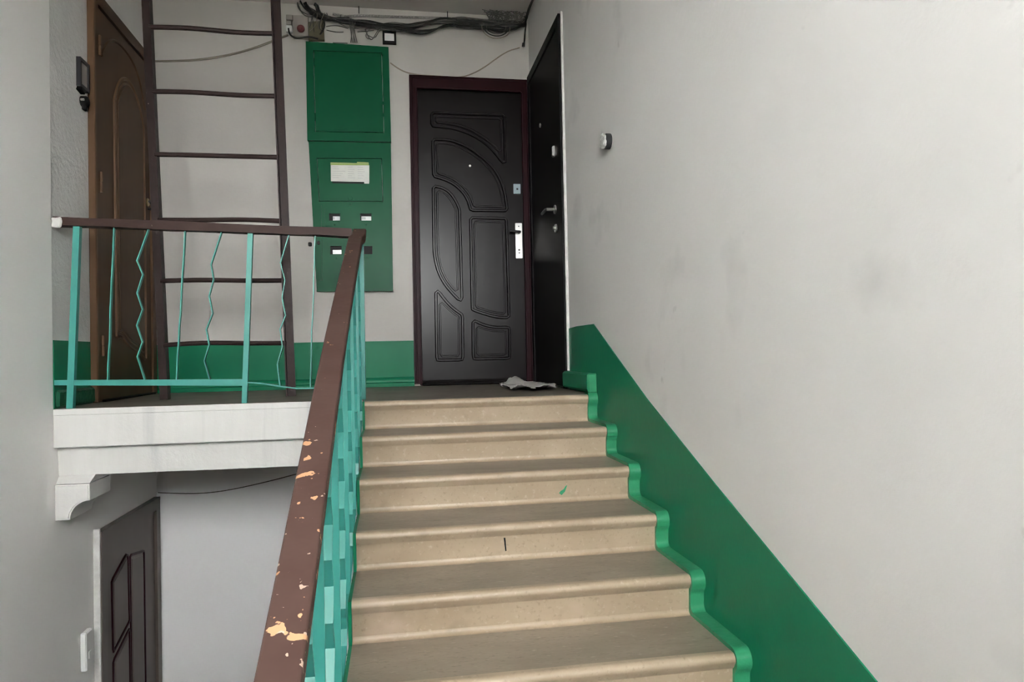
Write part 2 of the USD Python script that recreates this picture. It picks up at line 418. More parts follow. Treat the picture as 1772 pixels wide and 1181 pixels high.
# green painted dado bands
edge = [(3.797, .332), (3.627, .338), (3.30, .336), (3.0, .200), (2.595, .020), (2.017, -.207), (1.543, -.386), (1.305, -.476), (.4, -.845), (-.3, -1.10), (YW, -1.10)]
obj('baseboard_right', on('right', XR, slab2(edge + [(YW, -1.6), (.2, -1.6), (3.797, -.05)], .0042)), 'green', kind='structure',
    label='dark green painted band rising along the right wall above the steps', cat='baseboard')
b = thing('baseboard_back', 'dark green painted band along the foot of the back wall', 'baseboard', kind='structure')
obj('band', bx(XL + .004, .132, YB - .004, YB, .0, .301, .001), 'green', b)
obj('skirting', on('x', XL + .004, trimesh.creation.extrude_polygon(Polygon([(YB - .004, 0), (YB - .034, 0), (YB - .034, .022), (YB - .024, .030), (YB - .024, .042), (YB - .015, .056), (YB - .004, .062)]), .132 - XL - .004)), 'green', b)
b = thing('baseboard_left', 'dark green painted corner band left of the brown door', 'baseboard', kind='structure')
obj('band', bx(XL, XL + .004, YF + .008, 3.792, .0, .303, .001), 'green', b)
sk = bx(XL, XL + .022, YF + .004, 3.795, .0005, .078, .010).subdivide().subdivide().subdivide()
sk.vertices += meshkit.noise(np.array(sk.vertices) * 30)[:, None] * np.array([.006, 0, .004]) if np.ndim(meshkit.noise(np.zeros((2, 3)))) == 1 else 0
obj('skirting', sk, 'green_old', b)

# ================================================================== DOORS
# black padded door in the back wall
d = thing('door_1', 'black-brown padded door with moulded curves in the back wall', 'door', kind='structure')
fo = Polygon([(.133, .012), (.133, 2.070), (.944, 2.070), (.944, .012)])
fi = Polygon([(.180, .0), (.180, 1.985), (.890, 1.985), (.890, .0)])
obj('door_frame', on('back', YB, ring(fo, fi, .035)), 'maroon', d, label='dark maroon door frame')
obj('frame_bead', [on('back', YB - .035, outline(fi, .005, rounding=0)), on('back', YB - .035, tube([(.150, .02, 0), (.150, 2.053, 0), (.925, 2.053, 0), (.925, .02, 0)], .006, 6))], 'maroon', d)
obj('rebate', bx(.170, .900, YB - .006, YB - .001, .003, 2.0), 'void', d, label='dark rebate behind the leaf')
leaf = obj('leaf', on('back', YB - .0065, slab2([(.183, .035), (.183, 1.968), (.887, 1.968), (.887, .035)], .0155, .004)), 'black_door', d)
obj('threshold', bx(.182, .888, YB - .050, YB - .007, .001, .022, .006), 'void', d)


def arc(p0, p1, p2, n=14):
    t = np.linspace(0, 1, n)[:, None]
    p0, p1, p2 = map(np.array, (p0, p1, p2))
    return [tuple(q) for q in (1 - t) ** 2 * p0 + 2 * t * (1 - t) * p1 + t ** 2 * p2]


PANELS = [
    [(.278, 1.823), (.770, 1.823), (.770, 1.480), *spline([(.764, 1.480), (.700, 1.566), (.606, 1.648), (.478, 1.708), (.390, 1.727), (.278, 1.733)], 24)],
    [(.282, 1.642), *spline([(.300, 1.644), (.398, 1.640), (.516, 1.597), (.614, 1.530), (.702, 1.440), (.752, 1.330), (.777, 1.172)], 28), *spline([(.527, 1.171), (.509, 1.240), (.468, 1.302), (.393, 1.360), (.284, 1.396)], 18)],
    [*spline([(.280, 1.330), (.343, 1.318), (.410, 1.262), (.452, 1.180)], 14), *spline([(.457, .548), (.379, .630), (.322, .715), (.287, .823), (.277, .900)], 20)],
    [(.526, 1.122), (.770, 1.118), *spline([(.774, .446), (.711, .448), (.622, .468), (.525, .502)], 14)],
    [*spline([(.284, .655), (.329, .588), (.396, .514), (.458, .467)], 14), (.456, .167), (.282, .167)],
    [*spline([(.528, .433), (.601, .399), (.680, .381), (.775, .381)], 14), (.773, .170), (.526, .170)]]
YL = YB - .022
for pts in PANELS:
    pl = Polygon([tuple(q[:2]) for q in pts]).buffer(0)
    pn = obj('panel', on('back', YL, slab2(pl.buffer(-.032, join_style=1), .008, .004)), 'black_door', d)
    obj('moulding', [on('back', YL, outline(pl, .0105)), on('back', YL, outline(pl.buffer(-.026), .0075))], 'black_door', pn)
hp = obj('handle_plate', on('back', YL, slab2(sbox(.834, .852, .872, 1.084).buffer(.004), .006, .002)), 'chrome', d, label='silver handle plate')
obj('lever', [tube([(.853, YL - .004, 1.022), (.853, YL - .045, 1.022), (.840, YL - .052, 1.022), (.785, YL - .050, 1.027)], .009)], 'dark_metal', hp, label='dark lever handle')
obj('keyhole', [disc('back', YL - .006, .853, .905, .006, .002), disc('back', YL - .006, .853, .885, .004, .002), disc('back', YL - .006, .853, 1.066, .004, .002)], 'dark_metal', hp)
lk = obj('lock_plate', on('back', YL, slab2(sbox(.826, 1.290, .868, 1.352).buffer(.003), .007, .002)), 'bluegrey', d, label='small pale blue-grey upper lock plate')
obj('keyhole', on('back', YL - .007, slab2(sbox(.842, 1.314, .854, 1.326), .002)), 'dark_metal', lk)
obj('peephole', disc('back', YL - .008, .528, 1.470, .008, .006), 'chrome', d)

# dark steel door in the right wall
d = thing('door_2', 'flat dark steel door in the right wall by the corner', 'door', kind='structure')
fo = Polygon([(3.800, .004), (3.800, 2.083), (4.722, 2.083), (4.722, .004)])
fi = Polygon([(3.858, -.01), (3.858, 2.030), (4.672, 2.030), (4.672, -.01)])
obj('door_frame', on('right', XR, ring(fo, fi, .024)), 'steel_door', d)
obj('leaf', on('right', XR, slab2([(3.862, .012), (3.862, 2.026), (4.668, 2.026), (4.668, .012)], .016, .003)), 'steel_door', d)
XD = XR - .016
hp = obj('handle_plate', disc('right', XD, 3.990, 1.030, .026, .008), 'chrome', d, label='silver handle rose')
obj('lever', tube([(XD - .004, 3.990, 1.030), (XD - .050, 3.992, 1.030), (XD - .056, 4.010, 1.030), (XD - .054, 4.105, 1.026)], .0095), 'chrome', hp)
obj('lock_cylinder', [disc('right', XD, 3.972, .918, .024, .010), disc('right', XD - .010, 3.972, .918, .010, .012)], 'chrome', d)
obj('night_latch', on('right', XD, slab2(sbox(3.972, 1.335, 4.000, 1.395), .014, .003)), 'chrome', d)
obj('peephole', disc('right', XD, 4.345, 1.633, .013, .008), 'chrome', d)
rv = hexa([(.937, 3.784, .102), (XR, 3.784, .102), (.937, 3.7985, .102), (XR, 3.7985, .102)], [(.942, 3.784, 2.088), (XR, 3.784, 2.088), (.942, 3.7985, 2.088), (XR, 3.7985, 2.088)])
obj('trim_2', rv, 'plaster', kind='structure', label='thin white plaster strip at the near edge of the dark steel door', cat='trim')

# brown wooden door in the left wall of the landing
d = thing('door_3', 'brown varnished wooden door behind the ladder in the left wall', 'door', kind='structure')
fo = Polygon([(3.802, .002), (3.802, 2.083), (4.700, 2.083), (4.700, .002)])
fi = Polygon([(3.862, -.01), (3.862, 2.020), (4.640, 2.020), (4.640, -.01)])
obj('door_frame', on('left', XL, ring(fo, fi, .030)), 'brown_door', d)
obj('architrave', bx(XL, XL + .034, 3.796, 3.822, .002, 2.086, .004), 'brown_edge', d, label='paler brown outer edge of the frame')
obj('leaf', on('left', XL, slab2([(3.866, .012), (3.866, 2.016), (4.636, 2.016), (4.636, .012)], .020, .003)), 'brown_door', d)
XD = XL + .020
top = spline([(4.077, 1.605), (4.16, 1.735), (4.30, 1.795), (4.44, 1.735), (4.538, 1.600)], 24)
bot = spline([(4.532, .205), (4.40, .255), (4.252, .292), (4.150, .335), (4.077, .330)], 20)
pl = Polygon([*map(tuple, top), *map(tuple, bot)]).buffer(0)
pn = obj('panel', on('left', XD, slab2(pl.buffer(-.035), .009, .005)), 'brown_door', d)
obj('moulding', [on('left', XD, outline(pl, .0095)), on('left', XD, outline(pl.buffer(-.028), .006))], 'brown_edge', pn)
obj('door_gap', bx(XL + .001, XL + .045, 3.87, 4.63, .001, .011, .002), 'void', d, label='dark gap under the leaf')
obj('arch_moulding', on('left', XD, tube(np.c_[spline([(3.915, 1.780), (4.033, 1.905), (4.256, 1.950), (4.439, 1.895), (4.560, 1.720)], 30), np.zeros(30)], .009, 6)), 'brown_door', d)
for z in (1.810, 1.112, .284):
    obj('hinge', lathe_at([(0, -.052), (.0075, -.052), (.0075, -.003), (.005, -.002), (.005, .002), (.0075, .003), (.0075, .052), (0, .052)], (XL + .033, 3.866, z)), 'brown_edge', d)
hd = obj('handle_rose', disc('left', XD, 4.590, 1.165, .024, .008), 'brass', d, label='dull brass handle rose')
obj('lever', tube([(XD + .004, 4.590, 1.125), (XD + .045, 4.590, 1.125), (XD + .050, 4.570, 1.125), (XD + .046, 4.490, 1.150)], .008), 'dark_metal', hd)

# dark door of the storey below
d = thing('door_4', 'dark grey-brown door of the storey below in the left wall', 'door', kind='structure')
fo = Polygon([(3.822, LOW + .002), (3.822, -.640), (4.715, -.640), (4.715, LOW + .002)])
fi = Polygon([(3.885, LOW), (3.885, -.712), (4.650, -.712), (4.650, LOW)])
obj('door_frame', on('left', XL, ring(fo, fi, .034)), 'low_door', d)
obj('leaf', on('left', XL, slab2([(3.888, LOW + .01), (3.888, -.716), (4.647, -.716), (4.647, LOW + .01)], .020, .003)), 'low_door', d)
XD = XL + .020
for pts in ([(3.975, -.930), (4.175, -.850), (4.205, -.862), (4.215, -1.225), (3.985, -1.300)], [(4.235, -.870), (4.455, -.905), (4.460, -2.55), (4.240, -2.55)],
            [(3.985, -1.345), (4.215, -1.262), (4.215, -2.55), (3.985, -2.55)]):
    pl = Polygon(pts)
    pn = obj('panel', on('left', XD, slab2(pl.buffer(-.02), .006, .003)), 'low_door', d)
    obj('moulding', on('left', XD, outline(pl, .0085, rounding=.008)), 'maroon', pn)
rv = bx(XL, XL + .030, 3.808, 3.8215, LOW + .002, -.622, .002)
obj('trim_3', rv, 'plaster', kind='structure', label='white plaster strip along the near edge of the lower dark door', cat='trim')

# ================================================================== RAILINGS
lean = .034 / .78                                                   # the landing railing leans to the right
r = thing('landing_railing', 'teal metal landing railing with wavy bars under a brown wooden rail', 'railing')
YR = 3.42
hr = hexa([(XL + .01, YR - .028, .806), (XL + .01, YR + .028, .806), (-.1845, YR - .028, .764), (-.1845, YR + .028, .764)],
          [(XL + .01, YR - .026, .845), (XL + .01, YR + .026, .845), (-.1845, YR - .026, .800), (-.1845, YR + .026, .800)])
hr = hr.subdivide_to_size(.03)
nv = meshkit.noise(np.array(hr.vertices) * np.array([9, 30, 30]))
hr.vertices[:, 2] += (np.asarray(nv).reshape(-1) - .0) * .006
obj('handrail', hr, 'rail2', r, label='dark brown painted wooden handrail', smooth=40)
lump = bx(XL + .005, XL + .046, YR - .040, YR - .0285, .792, .838, .006).subdivide_to_size(.008)
lump.vertices += np.asarray(meshkit.noise(np.array(lump.vertices) * 60)).reshape(-1, 1) * np.array([.008, .0, .008])
obj('wall_socket', lump, 'plaster', r, label='lump of white plaster holding the rail end')


def post(xt, zt, xb, zb, w):
    return hexa([(xb - w / 2, YR - w / 2, zb), (xb + w / 2, YR - w / 2, zb), (xb - w / 2, YR + w / 2, zb), (xb + w / 2, YR + w / 2, zb)],
                [(xt - w / 2, YR - w / 2, zt), (xt + w / 2, YR - w / 2, zt), (xt - w / 2, YR + w / 2, zt), (xt + w / 2, YR + w / 2, zt)])


obj('post', post(-1.377, .806, -1.412, .0005, .027), 'teal', r)
obj('post', post(-.642, .782, -.679, .0005, .023), 'teal', r)
obj('post', post(-.150, .752, -.152, .0005, .038), 'teal', r)
obj('bottom_rail', hexa([(XL + .002, YR - .010, .104), (XL + .002, YR + .010, .104), (-.674, YR - .010, .080), (-.674, YR + .010, .080)],
                        [(XL + .002, YR - .010, .127), (XL + .002, YR + .010, .127), (-.674, YR - .010, .110), (-.674, YR + .010, .110)]), 'teal', r)
obj('bottom_rail', strip([(-.676, YR, .096), (-.60, YR, .088), (-.52, YR, .072), (-.45, YR, .062), (-.385, YR, .060), (-.16, YR, .070)], (0, 1, 0), .020, .006), 'teal', r, label='bent thin end of the bottom rail')
for xt, zt, xb, zb in ((-1.225, .805, -1.258, .118), (-.926, .790, -.970, .108), (-.352, .772, -.386, .062)):
    pts = np.linspace((xt, YR, zt), (xb, YR, zb), 12)
    pts[1:-1, 0] += rng.normal(0, .0012, 10)
    obj('straight_bar', strip(pts, (0, 1, 0), .018, .0050), 'teal', r)
for z in ([(-1.080, .800), (-1.131, .654), (-1.107, .592), (-1.132, .509), (-1.110, .434), (-1.135, .363), (-1.112, .288), (-1.134, .223), (-1.104, .116)],
          [(-.769, .785), (-.816, .637), (-.806, .569), (-.826, .493), (-.812, .413), (-.840, .341), (-.829, .270), (-.851, .199), (-.827, .106)],
          [(-.471, .776), (-.511, .646), (-.492, .564), (-.506, .482), (-.492, .400), (-.517, .337), (-.508, .255), (-.532, .174), (-.521, .072)]):
    q = [(x, YR, zz) for x, zz in z]
    obj('wavy_bar', strip(q, (0, 1, 0), .018, .0048), 'teal', r, smooth=10)

r = thing('stair_railing', 'sloping brown handrail with chipped paint over teal wavy bars', 'railing')
HS, HX = .42, -.162


def hz(y): return .800 + HS * (y - 3.42)


# handrail: rounded rectangle swept up the slope, mitred at its top over the corner post
sec = sbox(-.031, -.040, .031, 0).buffer(-.006).buffer(.006, resolution=4)
sc = np.array(sec.exterior.coords)[:-1]
ys = np.r_[np.arange(.25, 3.42, .05), 3.452]
V, Fc = [], []
for i, y in enumerate(ys):
    dx = .004 * math.sin(y * 2.1) - .004 + (.012 if y > 3.3 else 0) + .004 * (1 - y / 3.4)
    for a, b_ in sc: V.append((HX + a + dx, y, hz(y) + b_))
k = len(sc)
for i in range(len(ys) - 1):
    for j in range(k):
        l = (j + 1) % k
        Fc += [[i * k + j, i * k + l, i * k + k + l], [i * k + j, i * k + k + l, i * k + k + j]]
V += [tuple(np.mean(V[:k], 0)), tuple(np.mean(V[-k:], 0))]
for j in range(k):
    l = (j + 1) % k
    Fc += [[len(V) - 2, l, j], [len(V) - 1, (len(ys) - 1) * k + j, (len(ys) - 1) * k + l]]
hm = trimesh.Trimesh(np.array(V), np.array(Fc), process=False)
if hm.volume < 0: hm.invert()
obj('handrail', hm, 'rail', r, smooth=40, label='brown wooden handrail with paint chipped to bare wood')


def nose(y): return -(YN - y) * RISE / GO


XB = -.157
for k_ in range(7):
    y = 3.067 - .40 * k_
    obj('straight_bar', strip([(XB, y, hz(y) - .036), (XB, y, nose(y) + .1), (XB, y, nose(y) - .12)], (1, 0, 0), .024, .006), 'teal', r, smooth=10)
for k_ in range(8):
    y = 3.27 - .40 * k_
    zt, zb = hz(y) - .036, nose(y) - .12
    zz = np.linspace(zt, zb, 13)
    q = [(XB, y + (0 if i in (0, 12) else (.019 if i % 2 else -.019)), z) for i, z in enumerate(zz)]
    obj('wavy_bar', strip(q, (1, 0, 0), .024, .0055), 'teal', r, smooth=10)
obj('bottom_rail', strip([(XB, 3.40, nose(3.40) - .10), (XB, .45, nose(.45) - .10)], (1, 0, 0), .022, .008), 'teal', r)

# ================================================================== LADDER
l_ = thing('ladder', 'dark brown painted steel ladder standing on the landing', 'ladder')
YD = 3.90
for (xb, xt, s, w_) in ((-1.150, -1.216, 1, .052), (-.562, -.610, -1, .046)):
    zt = CEIL - .004
    xtt = xb + (xt - xb) * zt / 2.07
    for nm in ('stile',):
        def bar(x0, x1, y0, y1, xb=xb, xtt=xtt, zt=zt):
            return hexa([(xb + x0, y0, .0005), (xb + x1, y0, .0005), (xb + x0, y1, .0005), (xb + x1, y1, .0005)],
                        [(xtt + x0, y0, zt), (xtt + x1, y0, zt), (xtt + x0, y1, zt), (xtt + x1, y1, zt)])
        if s > 0: parts = [bar(-w_, 0, YD + .040, YD + .046), bar(-.006, 0, YD - .006, YD + .040)]
        else: parts = [bar(0, w_, YD + .010, YD + .016), bar(0, .006, YD - .022, YD + .010)]
        obj('stile', parts, 'ladder', l_)
for z in (2.262, 1.932, 1.597, 1.270, .930, .614, .282):
    t = z / 2.07
    a, b_ = -1.156 - .066 * t, -.558 - .048 * t
    q = spline([(a - .002, YD, z), (a + .2, YD + rng.normal(0, .003), z + rng.normal(0, .004)), (b_ - .2, YD, z + rng.normal(0, .004)), (b_ + .004, YD, z)], 14)
    obj('rung', tube(q, .0125, 10), 'ladder', l_)

# ================================================================== CABINETS ON THE BACK WALL
def rect(pts): return Polygon(pts)


c = thing('electrical_cabinet', 'green painted metal cabinet with one blank door, the upper of two', 'cabinet')
YK = YB - .001
fr = rect([(-.528, 1.612), (-.528, 2.258), (.002, 2.248), (.008, 1.616)])
dr = rect([(-.474, 1.672), (-.478, 2.198), (-.046, 2.204), (-.040, 1.678)])
obj('body', on('back', YK, slab2(fr.difference(dr.buffer(.004, join_style=2)), .034)), 'green_box', c)
dd = obj('door', on('back', YK, slab2(dr, .036, .004)), 'green_box', c)
for z in (1.86, 1.78): obj('latch', on('back', YK - .034, slab2(sbox(-.050, z, -.028, z + .022), .006, .002)), 'green_box', c)
for z in (1.74, 2.10): obj('hinge', tube([(-.476, YB - .036, z), (-.476, YB - .036, z + .05)], .004), 'green_box', dd)
c = thing('meter_cabinet', 'green painted metal meter cabinet with reading windows, the lower of two', 'cabinet')
fr = rect([(-.483, .630), (-.520, 1.604), (.006, 1.608), (.003, .630)])
dr = rect([(-.458, 1.217), (-.466, 1.494), (-.058, 1.502), (-.055, 1.222)])
wins = [sbox(-.398, 1.090, -.328, 1.137), sbox(-.200, 1.092, -.128, 1.139), sbox(-.394, .870, -.322, .924), sbox(-.196, .872, -.126, .925)]
bodyp = fr.difference(dr.buffer(.0035, join_style=2))
for q in wins: bodyp = bodyp.difference(q)
obj('body', on('back', YK, slab2(bodyp, .036)), 'green_box', c)
obj('lower_edge', bx(-.484, .004, YB - .040, YB - .0362, .628, .640), 'green_box', c)
dd = obj('door', on('back', YK, slab2(dr, .037, .003)), 'green_box', c)
obj('door_lock', [disc('back', YK - .037, -.260, 1.236, .014, .004), on('back', YK - .036, slab2(sbox(-.268, 1.190, -.252, 1.208), .006, .002))], 'green_box', dd)
nt = obj('notice', on('back', YK - .037, slab2([(-.383, 1.346), (-.383, 1.452), (-.136, 1.456), (-.138, 1.345), (-.140, 1.335), (-.170, 1.335), (-.172, 1.346)], .0012)), 'paper', dd, label='white paper notice with a green header')
obj('header', on('back', YK - .037, slab2([(-.384, 1.4525), (-.384, 1.470), (-.215, 1.470), (-.215, 1.477), (-.140, 1.476), (-.138, 1.4565)], .0014)), 'paper_head', nt)
lines = []
for i in range(6):
    z = 1.440 - .014 * i
    for x0 in ((-.372, -.285), (-.275, -.225), (-.212, -.150)):
        ln = rng.uniform(.4, .95) * (x0[1] - x0[0])
        lines.append(on('back', YK - .0382, slab2(sbox(x0[0], z, x0[0] + ln, z + .0026), .0004)))
obj('print', lines, 'ink', nt)
obj('dark_strip', on('back', YK - .037, slab2([(-.376, 1.334), (-.372, 1.345), (-.172, 1.345), (-.175, 1.334)], .001)), 'black', dd)
for i, q in enumerate(wins):
    x0, z0, x1, z1 = q.bounds
    mtr = obj('meter', bx(x0 - .01, x1 + .01, YB - .022, YB - .004, z0 - .01, z1 + .01, .003), 'black', c, label='black meter with no face showing' if i == 3 else 'meter with a pale face')
    if i < 3:
        obj('face', bx(x0 + (.022 if i == 0 else .006 if i == 1 else .014), x1 - .002, YB - .0245, YB - .0215, z0 + .003, z0 + .031, .002), 'glass', mtr)
        obj('dial', [bx(x0 + .004, x0 + .034, YB - .0255, YB - .0242, z0 + .012 + .008 * j, z0 + .0145 + .008 * j) for j in range(2)], 'black', mtr)
    obj('screw', disc('back', YK - .036, (x0 + x1) / 2, z0 - .026, .006, .003), 'green_box', c)
obj('conduit_cover', on('back', YK - .036, slab2(sbox(-.462, .70, -.446, 1.19), .008, .003)), 'green_box', c)
obj('cover_plate', on('back', YK - .036, slab2(sbox(-.440, 1.036, -.424, 1.170), .004, .0015)), 'green_box', c)
obj('plug', disc('back', YK - .036, -.466, .944, .012, .008), 'black', c, label='black plug')
obj('plug', bx(-.534, -.512, YB - .03, YB - .006, .925, .950, .004), 'black', c, label='black plug at the cabinet side')

# ================================================================== CABLES AT THE TOP OF THE BACK WALL
YC = 4.712


def wires(path, n, spread, r0, r1, seed):
    g = np.random.default_rng(seed); out = []
    for _ in range(n):
        p = np.array([(x, YC, z) for x, z in path]) + np.clip(g.normal(0, 1, (len(path), 3)), -1.6, 1.6) * [spread * .5, spread * .4, spread]
        p[:, 1] = np.clip(p[:, 1], YC - .014, YC + .010); p[:, 2] = np.minimum(p[:, 2], CEIL - .012)
        out.append(tube(spline(p, 64), g.uniform(r0, r1), 6))
    return out


cbn = thing('cable_bundle', 'sagging bundle of black cables along the top of the back wall', 'cables')
main = [(-.525, 2.500), (-.500, 2.463), (-.438, 2.424), (-.283, 2.401), (-.126, 2.389), (-.021, 2.381), (.194, 2.400), (.357, 2.435), (.522, 2.446), (.688, 2.447), (.856, 2.447), (.920, 2.455)]
for m_ in wires(main, 9, .010, .005, .009, 1): obj('cable', m_, 'cable', cbn)
for m_ in wires(main, 6, .017, .0025, .0045, 2): obj('cable', m_, 'cable_grey', cbn)
for m_ in wires([(-.470, 2.500), (-.452, 2.478), (-.430, 2.440), (-.38, 2.42), (-.25, 2.41)], 4, .010, .004, .007, 3): obj('cable', m_, 'cable', cbn)
for m_ in wires([(-.575, 2.500), (-.565, 2.470), (-.530, 2.430), (-.470, 2.425)], 2, .006, .0025, .004, 11): obj('cable', m_, 'cable_grey', cbn)
low = [(-.105, 2.379), (.064, 2.360), (.28, 2.368), (.389, 2.400), (.477, 2.414), (.631, 2.400), (.72, 2.398), (.855, 2.415), (.920, 2.435)]
for m_ in wires(low, 4, .007, .003, .0055, 4): obj('cable', m_, 'cable', cbn)
for m_ in wires([(.45, 2.43), (.60, 2.415), (.72, 2.41), (.83, 2.42), (.92, 2.44)], 4, .010, .003, .0055, 8): obj('cable', m_, 'cable', cbn)
for m_ in wires([(.912, 2.30), (.918, 2.345), (.924, 2.40), (.926, 2.46), (.922, 2.50)], 4, .005, .003, .005, 5): obj('cable', m_, 'cable', cbn)
obj('cable_end', tube([(.910, YC, 2.315), (.907, YC, 2.292)], .010), 'cable', cbn)
# run along the ceiling corner above the steel door towards the viewer
g = np.random.default_rng(6)
for k_ in range(3):
    p = np.array([(.918, YC, 2.452), (.926, 4.62, 2.482), (.932, 4.40, 2.492), (.934, 4.0, 2.494), (.934, 3.0, 2.494)]) + np.clip(g.normal(0, .004, (5, 3)), -.006, .006)
    obj('cable', tube(spline(p, 40), .0075, 6), 'cable', cbn)
fz = []
for k_ in range(70):
    x = g.uniform(.66, .915); z0 = g.uniform(2.44, 2.47)
    p = np.array([(x, YC - g.uniform(.0, .03), z0), (x + g.normal(0, .018), YC - .03, z0 + g.uniform(.012, .028)), (min(x + g.normal(0, .035), .93), YC - .04, min(z0 + g.uniform(.03, .06), CEIL - .006))])
    fz.append(tube(spline(p, 8), .0020, 4))
obj('wire_ends', fz, 'cable_grey', cbn, kind='stuff', label='bristle of loose wire ends by the corner')
YC = 4.690
lp = thing('cable_loop', 'black cable looping below the red bell and the olive board', 'cable')
obj('cable', tube(spline([(-.555, YC, 2.505), (-.530, YC, 2.462), (-.479, YC - .01, 2.427), (-.418, YC - .02, 2.393), (-.403, YC - .02, 2.345), (-.432, YC - .01, 2.288)], 40), .0055, 6), 'cable', lp)
obj('cable', tube(spline([(-.630, YC, 2.322), (-.619, YC, 2.281), (-.584, YC, 2.262), (-.512, YC, 2.272), (-.446, YC, 2.262)], 30), .0055, 6), 'cable', lp)
dv = thing('drop_wires', 'thin wires dropping into the top of the green cabinet', 'wires')
for a in ([(-.241, 2.400), (-.232, 2.329), (-.242, 2.254)], [(-.226, 2.395), (-.216, 2.330), (-.200, 2.255)], [(-.232, 2.40), (-.222, 2.297), (-.221, 2.254)], [(-.250, 2.41), (-.240, 2.340), (-.229, 2.254)], [(-.210, 2.39), (-.223, 2.32), (-.211, 2.255)]):
    obj('wire', tube(spline([(x, YC + .01, z) for x, z in a], 16), .0028, 5), 'cable_grey', dv)
YC = 4.640
dw = thing('hanging_wires', 'thin wires hanging across the grey box and the olive board', 'wires')
g = np.random.default_rng(12)
for k_ in range(7):
    x = -.470 + .014 * k_
    p = np.array([(x, YC + .008, 2.415), (x - .004 + g.normal(0, .012), YC, 2.385), (x - .018 + g.normal(0, .016), YC, 2.34), (x - .012 + g.normal(0, .02), YC + .008, 2.285 + g.uniform(0, .03))])
    obj('wire', tube(spline(p, 20), g.uniform(.002, .0036), 5), ('cable', 'cable_grey', 'cable_beige')[k_ % 3], dw)
YC = 4.7475
cd = thing('conduit', 'grey corrugated conduit running above the black cables', 'conduit')
t = np.linspace(0, 1, 460)
cp = spline([(-.355, YC, 2.459), (-.272, YC, 2.447), (-.209, YC, 2.454), (-.125, YC, 2.459), (.087, YC, 2.464), (.39, YC, 2.473), (.633, YC, 2.474), (.70, YC, 2.472)], 460)
obj('tube', tube(cp, .0085 + .0018 * np.sign(np.sin(np.arange(460) * math.pi / 2.0 + .3)), 8), 'conduit', cd, smooth=False)
for x in (-.187, .397): obj('hanger', tube([(x, YC - .012, CEIL - .002), (x, YC - .012, 2.466)], .003, 6), 'dark_metal', cd)
YC = 4.690
cl_ = thing('cable_coil', 'small coil of thin cable hanging from the bundle above the black door', 'cable')
for k_, (rx, rz) in enumerate(((.096, .075), (.082, .060), (.066, .047))):
    a = np.linspace(math.pi * .97, 2.03 * math.pi, 30)
    obj('turn', tube(np.c_[.718 + rx * np.cos(a), YC - .004 * k_ + 0 * a, 2.402 + rz * np.sin(a)], .0034, 5), ('cable_beige', 'cable', 'cable_grey')[k_], cl_)
jb = thing('junction_box', 'small black box with a white face hanging under the cables', 'box')
obj('case', on('back', YB, ring(sbox(-.036, 2.278, .053, 2.358), sbox(-.023, 2.293, .040, 2.343), .027)), 'black', jb)
obj('face', bx(-.0225, .0395, YB - .0275, YB - .002, 2.2935, 2.3425), 'white', jb)
obj('lead', [tube(spline([(-.148, YC, 2.345), (-.107, YC, 2.276), (-.064, YC, 2.338), (-.04, YC, 2.36)], 24), .003, 5), tube(spline([(-.128, YC, 2.302), (-.09, YC, 2.290), (-.06, YC, 2.33), (-.042, YC, 2.352)], 24), .003, 5),
             tube(spline([(-.10, YC, 2.36), (-.13, YC, 2.33), (-.14, YC, 2.29), (-.11, YC, 2.28)], 24), .002, 5)], 'cable_grey', jb)
bl = thing('alarm_bell', 'dark red round sounder on a grey box left of the cables', 'bell')
obj('grey_box', on('back', YB, slab2([(-.606, 2.284), (-.607, 2.425), (-.512, 2.430), (-.513, 2.283)], .040, .006)), 'grey_box', bl)
obj('sounder', [disc('back', YB - .040, -.556, 2.334, .024, .016, .005), disc('back', YB - .056, -.556, 2.334, .010, .006, .002)], 'red', bl)
ob = obj('terminal_board', on('back', YB, slab2([(-.511, 2.273), (-.511, 2.392), (-.414, 2.404), (-.411, 2.277)], .028, .004)), 'olive', label='olive brown terminal board behind the cable loop', cat='board')
wb = thing('wall_socket_box', 'small white box beside the right stile of the ladder', 'box')
obj('case', bx(-.652, -.613, YB - .030, YB - .0005, 2.318, 2.362, .004), 'white', wb)
obj('bracket', [bx(-.650, -.616, YB - .022, YB - .0005, 2.366, 2.395, .003), bx(-.652, -.610, YB - .018, YB - .0005, 2.402, 2.436, .003)], 'grey_box', wb)
sw = thing('loose_wires', 'short loose wires under the bundle above the green cabinet', 'wires')
for a in ([(-.398, 2.352), (-.336, 2.342), (-.289, 2.345)], [(-.200, 2.350), (-.148, 2.357), (-.090, 2.367)], [(-.358, 2.270), (-.264, 2.272)], [(-.40, 2.375), (-.33, 2.385), (-.26, 2.370)]):
    q = np.linspace((a[0][0], YB - .006, a[0][1]), (a[-1][0], YB - .006, a[-1][1]), 8) if len(a) == 2 else spline([(x, YB - .006, z) for x, z in a], 14)
    obj('wire', tube(q, .0030, 5), 'cable_grey', sw)
obj('cable', tube(spline([(XL + .012, YB - .008, 2.095), (-1.233, YB - .008, 2.112), (-1.10, YB - .008, 2.135), (-.989, YB - .008, 2.163), (-.811, YB - .008, 2.228), (-.640, YB - .012, 2.305)], 50), .0065, 6), 'cable_beige', label='beige cable climbing along the wall behind the ladder', cat='cable')
obj('cable', tube(spline([(.012, YB - .004, 2.155), (.104, YB - .004, 2.101), (.179, YB - .004, 2.086), (.352, YB - .004, 2.079), (.476, YB - .004, 2.080), (.566, YB - .004, 2.111), (.685, YB - .004, 2.187), (.826, YB - .004, 2.281), (.890, YB - .004, 2.303)], 60), .0042, 6), 'cable_pale', label='thin pale cable sagging over the black door', cat='cable')
